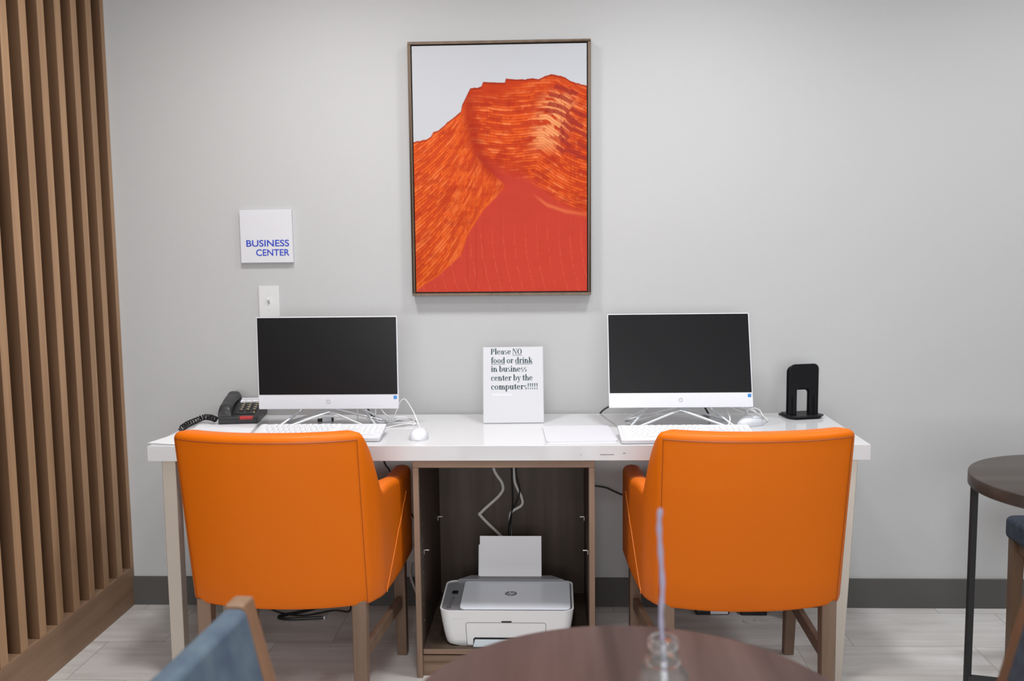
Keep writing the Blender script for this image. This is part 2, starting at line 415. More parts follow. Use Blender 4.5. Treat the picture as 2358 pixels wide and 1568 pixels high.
tag(ch2,'orange vinyl armchair pushed in before the right computer, behind the glass bottle')

# ------------------------------------------------------------------ computers
def ell(cx,cz,rx,rz,n=40): return [(cx+rx*math.cos(2*math.pi*k/n),cz+rz*math.sin(2*math.pi*k/n)) for k in range(n)]
def ring(mb,cx,cz,rx,rz,ix,iz,a0,a1,y0,y1,n=24):
    for k in range(n):
        t0,t1=R(a0+(a1-a0)*k/n),R(a0+(a1-a0)*(k+1)/n)
        q=[(cx+rx*math.cos(t0),cz+rz*math.sin(t0)),(cx+rx*math.cos(t1),cz+rz*math.sin(t1)),(cx+ix*math.cos(t1),cz+iz*math.sin(t1)),(cx+ix*math.cos(t0),cz+iz*math.sin(t0))]
        mb.prism(q,y0,y1,'y')
def hp_strokes(mb,s,y0,y1,cx=0,cz=0):
    # slanted 'h' and 'p' strokes, s = emblem radius
    sl=.28
    def P(x,z): return (cx+s*(x+sl*z),cz+s*z)
    def stroke(x0,z0,x1,z1,wd=.11):
        mb.prism([P(x0-wd/2,z0),P(x0+wd/2,z0),P(x1+wd/2,z1),P(x1-wd/2,z1)],y0,y1,'y')
    stroke(-.38,-.42,-.38,.95); stroke(-.08,-.42,-.08,.28); 
    mb.prism([P(-.43,.26),P(-.08,.26),P(-.03,.34),P(-.10,.40),P(-.43,.40)],y0,y1,'y')
    stroke(.16,-.95,.16,.40); stroke(.46,-.34,.46,.32)
    mb.prism([P(.11,.28),P(.51,.28),P(.46,.40),P(.11,.40)],y0,y1,'y'); mb.prism([P(.11,-.42),P(.46,-.42),P(.51,-.30),P(.11,-.30)],y0,y1,'y')
def computer(label,loc,rotz,tilt,H=.326):
    # local origin on the desk surface below the bottom front edge of the panel
    t=thing('desktop_computer',label,'computer',loc,rotz,'white all-in-one computers on the desk')
    W=.498; zb=.072
    ax=Matrix.Translation((0,.0,zb))@Matrix.Rotation(-R(tilt),4,'X')
    def tilted(mb): mb.v=[tuple(ax@Vector(v)) for v in mb.v]; return mb
    mb=MB().prism(rrect(W,H,.004,0,H/2),0,.012,'y'); mb.prism(rrect(W-.05,H-.04,.02,0,H/2),.012,.034,'y')
    obj('housing',tilted(mb),M['white'],t,bevel=.0012,seg=2)
    obj('screen',tilted(MB().prism(rrect(W-.0065,H-.0545,.0008,0,.0515+(H-.0545)/2),-.0008,.004,'y')),M['screen'],t)
    lg=MB(); ring(lg,0,.026,.0072,.0072,.0062,.0062,0,360,-.0006,.002,32); hp_strokes(lg,.0066,-.0006,.002,0,.026)
    obj('logo',tilted(lg),M['logolight'],t)
    stc=obj('sticker',tilted(MB().prism(rrect(.0115,.0115,.001,W/2-.0115,.0405),-.0006,.002,'y')),M['sticker'],t)
    sm=MB(); ring(sm,W/2-.0115,.0405,.0042,.0024,.0026,.0012,30,330,-.0010,.001,20); sm.box(W/2-.014,W/2-.009,-.0010,.001,.0420,.0432)
    obj('sticker_mark',tilted(sm),M['sky'],stc)
    # wire stand: front bent rod and rear bent rod
    nx=.108
    for yf,xo,yn in ((-.045,.188,.055),(.125,.186,.075)):
        ap=(0.0,yf*.35+.035,.060)
        p=[(-nx,yn,.110),(-nx,yn,.066),(-nx-.012,yn-.004,.052)]+[(-xo,yf,.0045)]
        q=[(-xo+.012,yf-.006 if yf<0 else yf+.006,.0045)]+[ap]
        left=p+q
        full=left+[(-x,y,z) for x,y,z in reversed(left[:-1])]
        # soften the corners
        out=[]
        F=[Vector(v) for v in full]
        for i,v in enumerate(F):
            if 0<i<len(F)-1:
                a=(F[i-1]-v); b=(F[i+1]-v); la=min(.008,a.length*.4); lb=min(.008,b.length*.4)
                p0=v+a.normalized()*la; p2=v+b.normalized()*lb
                for q_ in range(5): s_=q_/4; out.append(p0*(1-s_)**2+v*2*s_*(1-s_)+p2*s_*s_)
            else: out.append(v)
        obj('stand_rod',MB().tube(out,.0040,10),M['silver'],t)
    obj('stand_neck',tilted(MB().box(-.13,.13,.030,.052,.025,.16)),M['white'],t,bevel=.004)
    return t
comp=computer('white all-in-one computer with blank screen, left one, beside the black telephone',(-.799,-.30,DH),0,1.5)
comp2=computer('white all-in-one computer with blank screen tilted back, right one, beside the black bookends',(.436,-.30,DH),R(.5),17,.334)

# ------------------------------------------------------------------ keyboards and mice
def keyboard(label,loc,rotz):
    t=thing('keyboard',label,'keyboard',loc,rotz,'white keyboards on the desk')
    W,D=.437,.150; tl=R(7.5)
    T=Matrix.Translation((0,-D/2,.001))@Matrix.Rotation(tl,4,'X')@Matrix.Translation((0,D/2,0))
    mb=MB(); mb.T=T; mb.prism(rrect(W,D,.007),0,.013); obj('body',mb,M['white'],t,bevel=.0025,seg=2)
    for sx in(-1,1): obj('foot',MB().box(sx*.17-.012,sx*.17+.012,.05,.066,0,.0185),M['white'],t)
    
    u=.0188; top=.0205
    keys=[]
    def row(y,x0,ws,gap=0):
        x=x0
        for wd in ws: keys.append((x,y,wd)); x+=wd*u
    x0=-.2085; ys=[.056-.0187*i for i in range(6)]
    row(ys[0],x0,[1]); 
    for g in range(3): row(ys[0],x0+(2+g*4.33)*u,[1]*4)
    row(ys[1],x0,[1]*13+[2]); row(ys[2],x0,[1.5]+[1]*12+[1.5]); row(ys[3],x0,[1.75]+[1]*11+[2.25])
    row(ys[4],x0,[2.25]+[1]*10+[2.75]); row(ys[5],x0,[1.5,1.25,1.25,6,1.25,1.25,2.5])
    xn=x0+15.25*u
    row(ys[1],xn,[1]*3); row(ys[2],xn,[1]*3); row(ys[4],xn+u,[1]); row(ys[5],xn,[1]*3)
    xp=xn+3.2*u
    for r_ in (1,2): row(ys[r_],xp,[1]*4)
    row(ys[3],xp,[1]*3); row(ys[4],xp,[1]*4); row(ys[5],xp,[2,1])
    cache={}
    for (x,y,wd) in keys:
        if wd not in cache:
            k=MB(); a=wd*u-.0022; b=.0165; s=.0011; h=.0046
            k.hexa([(0,-b/2,0),(a,-b/2,0),(a,b/2,0),(0,b/2,0)],[(s,-b/2+s,h),(a-s,-b/2+s,h),(a-s,b/2-s,h),(s,b/2-s,h)])
            k.T=Matrix.Identity(4); o=obj('key',k,M['whitekey'],t,bevel=.0007,seg=1)
            # printed legend
            g=MB().box(.004,min(.0075,a*.55),.0015,.0042,h-.0002,h+.00012)
            me=o.data; n0=len(me.vertices)
            bm=bmesh.new(); bm.from_mesh(me); vs=[bm.verts.new(v) for v in g.v]
            for f in g.f: ff=bm.faces.new([vs[i] for i in f]); ff.material_index=1
            bm.to_mesh(me); bm.free(); me.materials.append(M['keygap'])
            cache[wd]=o
        else:
            o=cache[wd].copy(); C.objects.link(o); o.parent=t
        o.location=T@Vector((x,y,.0128)); o.rotation_euler=(tl,0,0)
    return t
keyboard('white wired keyboard behind the left orange chair, below the left computer',(-.799,-.447,DH),R(.5))
keyboard('white wired keyboard behind the right orange chair, below the right computer',(.428,-.487,DH),R(1.5))

def mouse(label,loc,rotz):
    t=thing('computer_mouse',label,'computer mouse',loc,rotz,'white mice on the desk')
    n=28; L,Wd,Hh=.106,.064,.031
    def sect(v):
        q=abs(2*v-1); wv=Wd/2*max(0,1-q**2.7)**.5*(1-.08*v); hv=Hh*max(0,1-abs((2*v-.9)/(1.1 if v>.45 else .9))**2.5)**.55
        return max(wv,.0006),max(hv,.0012)
    P=[]
    for i in range(25):
        v=.5-.5*math.cos(math.pi*i/24); y=-L/2+L*v; wv,hv=sect(v)
        P.append([(wv*math.cos(math.pi*k/n), y, .004+hv*math.sin(math.pi*k/n)**.7) for k in range(n+1)])
    obj('shell',MB().grid(P),M['white'],t,ang=70)
    obj('base_plate',MB().prism([(x*.96,y*.97) for x,y in [(Wd/2*math.copysign(abs(math.cos(a))**.75,math.cos(a)),L/2*math.copysign(abs(math.sin(a))**.75,math.sin(a))) for a in [2*math.pi*k/36 for k in range(36)]]],0,.0055),M['logolight'],t)
    sm=MB()
    for sx in(-1,1):
        ln=[]
        for q in range(9):
            v=.93-.42*q/8; wv,hv=sect(v); c_=.62+.10*q/8
            ln.append((sx*wv*c_,-L/2+L*v,.0042+hv*(1-c_*c_)**.35))
        sm.tube(ln,.0006,5)
    obj('button_seam',sm,M['keygap'],t)
    obj('scroll_wheel',MB().prism(ell(.026,.0285,.007,.006,20),-.003,.003,'x'),M['logolight'],t)
    return t
ms=mouse('white mouse on the desk right of the left keyboard',(-.457,-.462,DH),R(2))
mouse('white mouse lying sideways behind the right keyboard, in front of tangled cables',(.682,-.262,DH),R(-62))
def cable(name,label,pts,r,m,k=8,seg=8):
    return tag(obj(name,MB().tube(crom(pts,k),r,seg),m),label,'cable')
z=DH+.002
# cords from the left mouse
cable('mouse_cable','white mouse cord looped beside the left computer',[(-.452,-.398,DH+.012),(-.468,-.33,z),(-.484,-.27,z),(-.495,-.235,z+.012),(-.515,-.20,DH+.045),(-.545,-.18,DH+.084),(-.563,-.18,DH+.078),(-.577,-.18,DH+.045),(-.60,-.185,z),(-.62,-.16,z),(-.60,-.10,z),(-.56,-.09,z),(-.51,-.16,z),(-.495,-.215,z),(-.51,-.235,z),(-.56,-.17,z),(-.605,-.13,z+.004),(-.64,-.12,DH+.03),(-.655,-.16,DH+.085)],.0021,M['cablew'])
cable('keyboard_cable','white keyboard cord bundled in flat loops by the left computer',[(-.612,-.375,DH+.004),(-.60,-.30,z),(-.545,-.245,z+.004),(-.50,-.245,z+.006),(-.53,-.20,z+.005),(-.59,-.15,z+.005),(-.615,-.19,z+.006),(-.57,-.235,z+.008),(-.51,-.225,z+.009),(-.545,-.15,z+.008),(-.64,-.20,z+.004),(-.655,-.18,DH+.05),(-.648,-.20,DH+.09)],.0021,M['cablew'])
cable('mouse_cable','white mouse cord coiled behind the right mouse',[(.735,-.236,DH+.012),(.758,-.19,DH+.004),(.752,-.14,DH+.012),(.742,-.125,DH+.030),(.722,-.12,DH+.036),(.702,-.12,DH+.026),(.692,-.12,DH+.008),(.700,-.115,DH+.028),(.716,-.125,DH+.032),(.728,-.135,DH+.022),(.712,-.14,DH+.006),(.700,-.13,DH+.016),(.694,-.125,DH+.034),(.672,-.14,DH+.042),(.64,-.15,DH+.052),(.60,-.17,DH+.058),(.59,-.19,DH+.085)],.0023,M['cablew'])
cable('keyboard_cable','white keyboard cord rising behind the right keyboard to the right computer',[(.575,-.408,DH+.004),(.585,-.35,DH+.006),(.605,-.30,DH+.03),(.600,-.26,DH+.052),(.592,-.22,DH+.06),(.61,-.20,DH+.072),(.65,-.18,DH+.066),(.76,-.12,z),(.73,-.09,z),(.64,-.12,DH+.04),(.62,-.15,DH+.09)],.0023,M['cablew'])
cable('power_cable','black cord hanging behind the left side of the right computer',[(.30,-.12,DH+.10),(.26,-.06,DH+.075),(.215,-.02,DH+.035),(.17,-.012,DH-.0),(.16,-.010,DH-.06)],.0032,M['cableb'])
cable('power_cable','black cord running down under the right computer stand',[(.50,-.22,DH+.095),(.53,-.19,DH+.06),(.555,-.15,DH+.02),(.565,-.11,DH+.006),(.55,-.06,DH+.004)],.0034,M['cableb'])
cable('power_cable','black cord running down behind the left computer, right of centre',[(-.71,-.2,DH+.10),(-.695,-.14,DH+.05),(-.685,-.09,DH+.006),(-.68,-.05,DH+.004)],.0032,M['cableb'])
cable('network_cable','short white cable hanging behind the left computer, left of centre',[(-.83,-.20,DH+.10),(-.845,-.16,DH+.06),(-.84,-.11,DH+.02),(-.82,-.08,DH+.006),(-.78,-.1,DH+.004),(-.70,-.21,DH+.004)],.0026,M['cablew'])
yc=thing('network_cable','white cable with yellow plug hanging behind the left computer','cable',(-.735,-.15,DH))
obj('cord',MB().tube(crom([(0,0,.10),(.004,.01,.05),(.006,.02,.003),(.03,.06,.003)],6),.0026,8),M['cablew'],yc)
tag(obj('plug',MB().box(.006,.016,-.004,.006,.055,.10),M['yellow'],yc,bevel=.001),'yellow plug')
hb=thing('power_plug','metal and black plug lying under the left computer stand','plug',(-.84,-.16,DH),R(20))
obj('shell',MB().box(-.018,.016,-.009,.009,0,.016),M['silver'],hb,bevel=.002)
obj('tip',MB().box(-.034,-.018,-.006,.006,.002,.013),M['cableb'],hb,bevel=.001)
obj('collar',MB().box(.016,.024,-.007,.007,.001,.014),M['cableb'],hb,bevel=.001)

# flat white pad and loose papers
pad=MB().prism(rrect(.232,.262,.012),0,.0045)
tag(obj('desk_pad',pad,mat('white_pad',(.60,.605,.645),.4),loc=(.078,-.405,DH),rot=(0,0,R(4))),'flat white rectangular pad lying between the notice and the right keyboard','pad')
for lab,loc,rz in (('white printed sheet lying under the telephone cord, left of the left keyboard',(-1.175,-.335,DH+.0006),R(8)),('loose white sheet at the left end of the desk, mostly behind the left orange chair',(-1.215,-.425,DH+.0014),R(-14))):
    t=thing('paper_sheet',lab,'paper',loc,rz,'loose papers on the left of the desk')
    obj('sheet',MB().box(-.108,.108,-.1395,.1395,0,.0006),M['paper'],t)
    tx=MB()
    for q in range(3): tx.box(-.08,.05-.02*q,.10-.012*q,.103-.012*q,.0006,.0008)
    obj('print',tx,M['faint'],t)

# ------------------------------------------------------------------ notice in acrylic stand
# small didone style lettering made of flat shapes
S_=.33; HL=.085
def glyph(mb,ch,x,sx,sz,bz,y0,y1):
    """draw ch at x (metres) with x-height sz, horizontal unit sx; returns advance"""
    def poly(p):
        q=[(x+a*sx,y0-1e-5*(len(mb.f)%7),bz+b*sz) for a,b in p]
        mb.add(q,[tuple(range(len(q)))])
    def rect(a,b,c,d): poly([(a,b),(c,b),(c,d),(a,d)])
    def arc(cx,cz,rx,rz,ix,iz,a0,a1,n=14):
        for k in range(n):
            t0,t1=R(a0+(a1-a0)*k/n),R(a0+(a1-a0)*(k+1)/n)
            poly([(cx+rx*math.cos(t0),cz+rz*math.sin(t0)),(cx+rx*math.cos(t1),cz+rz*math.sin(t1)),(cx+ix*math.cos(t1),cz+iz*math.sin(t1)),(cx+ix*math.cos(t0),cz+iz*math.sin(t0))])
    def stem(a,b,c): rect(a,b,a+S_,c)
    def serif(a,b): rect(a-.09,b,a+S_+.09,b+HL)
    def dot(a,b,r=.14): poly([(a+r*math.cos(R(30*k)),b+r*math.sin(R(30*k))) for k in range(12)])
    def arch(a,wd):   # shoulder and right stem of n h m
        arc(a+wd/2,.55,wd/2+.10,.45,wd/2-.16,.38,20,170); stem(a+wd-.165,0,.66); serif(a+wd-.165,0)
    B=1.5
    if ch==' ': return .42
    if ch=='P': stem(.1,0,B-.1); serif(.1,0); rect(.0,B-.1-HL,.6,B-.1); rect(.3,.58,.6,.58+HL); arc(.58,.99,.42,.41,.15,.335,-90,90); return 1.1
    if ch=='N': rect(.1,0,.1+HL,1.4); rect(.98,0,.98+HL,1.4); poly([(.08,1.4),(.40,1.4),(1.05,0),(.90,0)]); rect(-.02,1.4-HL,.3,1.4); rect(-.05,0,.3,HL); rect(.85,1.4-HL,1.2,1.4); return 1.28
    if ch=='O': arc(.62,.7,.58,.73,.30,.655,0,360,26); return 1.3
    if ch=='l': stem(.1,0,B); serif(.1,0); rect(-.02,B-HL,.2,B); return .56
    if ch=='e': arc(.47,.5,.45,.51,.18,.435,8,325,24); rect(.2,.5,.90,.5+HL); return 1.0
    if ch=='c': arc(.47,.5,.45,.51,.18,.435,55,318,22); dot(.72,.76,.13); return .92
    if ch=='o': arc(.5,.5,.48,.51,.21,.435,0,360,26); return 1.08
    if ch=='a': stem(.56,.05,.7); arc(.50,.68,.33,.33,.08,.255,0,150); dot(.22,.74,.13); arc(.42,.30,.36,.31,.10,.235,60,300); rect(.45,.52,.6,.6); rect(.56,0,.98,HL); return 1.0
    if ch=='s': arc(.40,.74,.33,.27,.13,.19,40,262); arc(.40,.27,.35,.28,.14,.20,-140,84); return .84
    if ch=='f': stem(.2,0,1.2); serif(.2,0); rect(.02,.92,.75,.92+HL); arc(.52,1.2,.32,.33,.05,.25,30,180); dot(.72,1.34,.12); return .72
    if ch=='r': stem(.12,0,1); serif(.12,0); rect(.0,1-HL,.2,1); arc(.55,.62,.30,.38,.20,.28,60,175); dot(.72,.84,.14); return .88
    if ch=='d': arc(.46,.48,.44,.50,.17,.425,40,320,22); stem(.66,0,B); rect(.54,B-HL,.8,B); rect(.7,0,1.05,HL); return 1.12
    if ch=='b': stem(.12,0,B); rect(0,B-HL,.2,B); arc(.58,.48,.46,.50,.19,.425,-140,140,22); return 1.1
    if ch=='p': stem(.12,-.48,1); serif(.12,-.48); rect(0,1-HL,.2,1); arc(.58,.5,.46,.50,.19,.425,-140,140,22); return 1.1
    if ch=='i': stem(.12,0,1); serif(.12,0); rect(0,1-HL,.2,1); dot(.26,1.32,.155); return .56
    if ch=='n': stem(.12,0,1); serif(.12,0); rect(0,1-HL,.2,1); arch(.36,.52); return 1.16
    if ch=='h': stem(.12,0,B); serif(.12,0); rect(0,B-HL,.2,B); arch(.36,.52); return 1.16
    if ch=='m': stem(.12,0,1); serif(.12,0); rect(0,1-HL,.2,1); arch(.36,.48); arch(.92,.48); return 1.66
    if ch=='u': stem(.12,.3,1); rect(0,1-HL,.2,1); arc(.50,.40,.38,.41,.11,.33,180,330); stem(.70,0,1); rect(.58,1-HL,.8,1); rect(.75,0,1.06,HL); return 1.14
    if ch=='t': stem(.18,.2,1.25); rect(.0,.92,.66,.92+HL); arc(.46,.24,.28,.26,.02,.18,180,330); return .72
    if ch=='k': stem(.12,0,B); serif(.12,0); rect(0,B-HL,.2,B); poly([(.38,.40),(.80,1),(.92,1),(.45,.35)]); poly([(.50,.58),(.72,.72),(1.08,0),(.76,0)]); rect(.62,1-HL,1.02,1); rect(.65,0,1.15,HL); return 1.16
    if ch=='y': poly([(.05,1),(.36,1),(.66,.05),(.48,-.05)]); poly([(.82,1),(.92,1),(.44,-.40),(.34,-.40)]); dot(.24,-.34,.13); rect(-.03,1-HL,.46,1); rect(.66,1-HL,1.03,1); return 1.02
    if ch=='!': poly([(.12,1.45),(.42,1.45),(.31,.42),(.23,.42)]); dot(.27,.13,.14); return .56
    return .6
def text_line(mb,txt,x0,x1,bz,sz,y0=-.0004,y1=0.,under=()):
    tot=0; adv=[]
    for c_ in txt: adv.append(tot); tot+=glyph(MB(),c_,0,1,1,0,0,1)
    last=glyph(MB(),txt[-1],0,1,1,0,0,1)
    sx=(x1-x0)/(tot-.06)
    for c_,a in zip(txt,adv): glyph(mb,c_,x0+a*sx,sx,sz,bz,y0,y1)
    for i0,i1 in under:
        a=x0+adv[i0]*sx; b=x0+(adv[i1] if i1<len(adv) else tot)*sx-.0006
        mb.prism([(a,bz-.0045),(b,bz-.0045),(b,bz-.0031),(a,bz-.0031)],y0,y1,'y')
hold=thing('sign_holder','clear acrylic stand holding the printed notice at the middle of the desk','sign holder',(-.150,-.212,DH),R(2.2))
Tn=Matrix.Translation((0,0,.003))@Matrix.Rotation(-R(19.5),4,'X')
a=MB(); a.T=Tn; a.box(-.110,.110,.0014,.0034,-.001,.281); 
obj('front_plate',a,M['acrylic'],hold)
b_=MB().box(-.110,.110,.0015,.075,0,.0025); obj('foot_plate',b_,M['acrylic'],hold)
nt_=thing('paper_notice','white paper notice about food and drink standing in the acrylic holder','notice',(-.150,-.212,DH),R(2.2))
a=MB(); a.T=Tn; a.box(-.1078,.1078,0,.0010,.0005,.2795); obj('sheet',a,M['noticepaper'],nt_)
k_=.216/795; kz=.0327/113
def X_(c): return -.108+(c-370)*k_
def Z_(c): return .2795-(c-172)*kz
t_=MB(); t_.T=Tn
for txt,xa,xb,bz,un in (('Please NO',468,888,265,[(7,9)]),('food or drink',468,1028,380,[(0,4),(8,13)]),('in business',470,950,489,[]),('center by the',470,1026,603,[]),('computers!!!!!',470,1095,716,[])):
    text_line(t_,txt,X_(xa),X_(xb),Z_(bz),.0150,under=un)
obj('lettering',t_,M['ink'],nt_)
t_=MB(); t_.T=Tn
for q in range(14): t_.box(X_(485+q*19),X_(497+q*19),-.0004,0,Z_(795),Z_(772 if q%3 else 766))
tag(obj('fine_print',t_,M['faint'],nt_),'faint illegible line under the dark lettering')

# ------------------------------------------------------------------ bookends
def bookend(label,loc,rz,grp='black bookends on the desk'):
    t=thing('bookend',label,'bookend',loc,rz,grp)
    # upright with arched cut-out (local x right, z up)
    hw=.0575; H_=.192; po=[(-hw,0),(-hw,H_-.022)]+[(-hw+.022-.022*math.cos(R(90*k/6)),H_-.022+.022*math.sin(R(90*k/6))) for k in range(1,7)]
    po+=[(hw-.020+.020*math.sin(R(90*k/6)),H_-.020+.020*math.cos(R(90*k/6))) for k in range(0,7)]+[(hw,0)]
    ia,ib,hz=-.027,.024,.103
    inner=[(ib,0),(ib,hz-.012)]+[(ib-.012+.012*math.cos(R(90*k/5)),hz-.012+.012*math.sin(R(90*k/5))) for k in range(1,6)]+[(ia+.008-.008*math.sin(R(90*k/5)),hz-.008+.008*math.cos(R(90*k/5))) for k in range(0,6)]+[(ia,0)]
    obj('upright',MB().prism(po+inner,0,.005,'y'),M['black'],t,bevel=.0008,seg=1)
    ba=[(-hw-.002,-.006),(-hw+.004,-.020),(-hw+.022,-.030),(hw-.005,-.030),(hw+.018,-.008),(hw+.010,.03),(hw-.002,.074),(-hw+.006,.074)]
    obj('base',MB().prism(ba,0,.0065),M['black'],t,bevel=.001,seg=1)
    ri=MB()
    for xx in(-.043,.042): ri.box(xx-.0022,xx+.0022,-.006,0,.006,.078)
    obj('rib',ri,M['black'],t,bevel=.0012,seg=1)
    return t
bookend('front one of two nested black bookends on the right end of the desk',(.900,-.130,DH+.0067),R(14))
b2=bookend('rear black bookend nested close behind the front one, its base sticking out left',(.8945,-.1165,DH),R(14))

# ------------------------------------------------------------------ telephone
ph=thing('telephone','charcoal corded desk telephone left of the left computer','telephone',(-1.169,-.105,DH),R(7))
pw,pd=.070,.105
side=[(-pd,.004),(-pd+.006,.0),(pd,.0),(pd,.060),(pd-.012,.066),(-pd+.022,.028),(-pd,.020)]
obj('base',MB().prism(side,-pw,pw,'x'),M['phone'],ph,bevel=.003,seg=2)
sl_=math.atan2(.038,.171); Tp=Matrix.Translation((0,-pd+.022,.0285))@Matrix.Rotation(sl_,4,'X')
def onphone(mb): mb.T=Tp; return mb
a=onphone(MB()); a.box(-.018,.068,.130,.165,-.004,.004); obj('name_panel',a,M['label'],ph,bevel=.0008,seg=1)
a=onphone(MB()); a.box(-.018,.068,.147,.151,.003,.0046); 
for q in range(3): a.box(-.004+q*.024,.006+q*.024,.134,.137,.003,.0045)
obj('panel_print',a,M['keygap'],ph)
for r_ in range(4):
    for c_ in range(3):
        a=onphone(MB()); x=.0+c_*.024; y=.050+r_*.020; a.box(x-.008,x+.008,y-.006,y+.006,-.002,.006)
        ko=obj('keypad_key',a,M['darkkey'],ph,bevel=.0015,seg=1)
        a=onphone(MB()); a.box(x-.003,x+.004,y-.002,y+.003,.0058,.0064); obj('digit',a,M['gold'],ko)
a=onphone(MB()); a.box(-.02,.050,.012,.018,-.001,.0015); obj('edge_strip',a,M['black'],ph)
a=MB().box(-.070,.072,-pd-.004,-pd+.008,.018,.029); obj('front_bar',a,M['phone'],ph,bevel=.004,seg=3)
a=MB().box(.006,.056,-pd-.0055,-pd+.009,.0175,.0305); tag(obj('front_label',a,M['red'],ph,bevel=.004,seg=3),'red label strip')
a=onphone(MB()); a.box(.048,.052,.020,.034,0,.003); obj('indicator',a,M['gold'],ph)
# handset: an arched bar with ear and mouth pieces
hs=[]; N=26
for i in range(N+1):
    f=i/N; y=-.098+.196*f
    arch_=math.sin(math.pi*f)**.7
    zc=.038+.032*f+ .016*arch_; hw_=.0245-.003*arch_; ht=.017-.004*arch_
    if f<.28 or f>.72:
        e=(.28-f)/.28 if f<.28 else (f-.72)/.28; ht+=.012*min(1,e*2)*(1-max(0,e-.75)*3); zc-=.006*min(1,e*2)
    sq=[(hw_*math.copysign(abs(math.cos(a))**.55,math.cos(a)),y,zc+ht*math.copysign(abs(math.sin(a))**.6,math.sin(a))) for a in [2*math.pi*k/24 for k in range(25)]]
    hs.append([(-.048+p[0],p[1],p[2]) for p in sq])
mb=MB().grid(hs); mb.add(hs[0][:-1],[tuple(range(24))]); mb.add(hs[-1][:-1],[tuple(range(24))])
obj('handset',mb,M['phone'],ph,ang=50)
# coiled cord
path=crom([(-1.238,-.212,DH+.020),(-1.262,-.19,DH+.022),(-1.295,-.17,DH+.020),(-1.315,-.20,DH+.013),(-1.322,-.26,DH+.012),(-1.318,-.33,DH+.010)],40)
co=[]; acc=0
for i,p in enumerate(path):
    tg=(path[min(i+1,len(path)-1)]-path[max(i-1,0)]).normalized(); n1=tg.cross(Vector((0,0,1))).normalized(); n2=n1.cross(tg)
    pass
turns=17; SUB=24*turns
for i in range(SUB+1):
    f=i/SUB*(len(path)-1); j=min(int(f),len(path)-2); p=path[j].lerp(path[j+1],f-j)
    tg=(path[j+1]-path[j]).normalized(); n1=tg.cross(Vector((0,0,1))).normalized(); n2=n1.cross(tg); aa=2*math.pi*turns*i/SUB
    co.append(p+n1*.0092*math.cos(aa)+n2*.0092*math.sin(aa))
inv=(Matrix.Translation(ph.location)@Matrix.Rotation(R(7),4,'Z')).inverted()
mb=MB(); mb.T=inv; mb.tube(co,.0026,6)
obj('coiled_cord',mb,M['cableb'],ph)

# ------------------------------------------------------------------ printer in the cabinet
pr=thing('printer','white and grey inkjet printer standing in the open cabinet','printer',(-.168,-.407,.066)); pr.scale=(1,.85,1)
Wt,Wb=.450,.392; Hf=.122
def body_outline(zz):
    f=(zz/Hf); w_=Wb+(Wt-Wb)*min(1,f)**.55
    return w_
rows=[]
zs=[0,.003,.010,.022,.045,.075,.10,.118,.122]
for zz in zs:
    w_=body_outline(zz) if zz>0 else Wb-.03
    d0=-.145+(.006 if zz<.004 else 0); d1=.150
    tz=0
    pl_=rrect(w_,d1-d0,.032,0,(d0+d1)/2,6)
    hz=lambda y: (y-d0)/(d1-d0)*.015*(zz/Hf)
    rows.append([(x,y,zz+hz(y)) for x,y in pl_]+[(pl_[0][0],pl_[0][1],zz+hz(pl_[0][1]))])
mb=MB().grid(rows)
# rim and recessed top
top=rows[-1]; ins=[(x*.975,(y-.0025)*.962+.0025,z_) for x,y,z_ in top]; ins2=[(x,y,z_-.004) for x,y,z_ in ins]
mb.grid([top,ins,ins2]); mb.add(rows[0][:-1],[tuple(range(len(top)-1))])
obj('case',mb,M['printer'],pr,ang=45)
mb=MB(); mb.add([(x*.999,y,z_+.0005) for x,y,z_ in ins2[:-1]],[tuple(range(len(ins2)-1))]); mb.add([(x*.999,y,z_-.004) for x,y,z_ in ins2[:-1]],[tuple(range(len(ins2)-1))])
obj('top_deck',mb,M['printergrey'],pr)
sl2=math.atan2(.015,.295)
Tt=Matrix.Translation((0,-.145,.122))@Matrix.Rotation(sl2,4,'X')
def ontop(mb): mb.T=Tt; return mb
a=ontop(MB()); a.prism(rrect(.372,.262,.018,.028,.142),-.002,.0055); obj('scanner_lid',a,M['lid'],pr,bevel=.0025,seg=2)
a=ontop(MB()); a.prism([(-.185,.268),(.195,.268),(.150,.312),(-.140,.312)],-.004,.014); obj('rear_cover',a,M['printergrey'],pr,bevel=.003,seg=2)
a=ontop(MB()); a.prism(rrect(.020,.024,.001,-.186,.176),-.002,.0007); obj('display',a,M['black'],pr)
for yy,rr in ((.035,.007),(.062,.004),(.082,.004),(.102,.004),(.122,.004)):
    a=ontop(MB())
    n=20
    for k in range(n):
        t0,t1=2*math.pi*k/n,2*math.pi*(k+1)/n
        a.prism([(-.199+yy*.09+rr*math.cos(t0),yy+rr*math.sin(t0)),(-.199+yy*.09+rr*math.cos(t1),yy+rr*math.sin(t1)),(-.199+yy*.09+rr*.7*math.cos(t1),yy+rr*.7*math.sin(t1)),(-.199+yy*.09+rr*.7*math.cos(t0),yy+rr*.7*math.sin(t0))],-.001,.0007)
    obj('button',a,M['logo'],pr)
# emblem on the lid: grey oval with pale slanted letters
Tl=Tt@Matrix.Translation((.010,.148,.0056))@Matrix.Rotation(R(-90),4,'X')
a=MB(); a.T=Tl; a.prism(ell(0,0,.0215,.0215,40),-.0004,0,'y'); lg=obj('emblem',a,M['logo'],pr)
a=MB(); a.T=Tl; hp_strokes(a,.0205,-.0009,-.0003); obj('emblem_letters',a,M['lid'],lg)
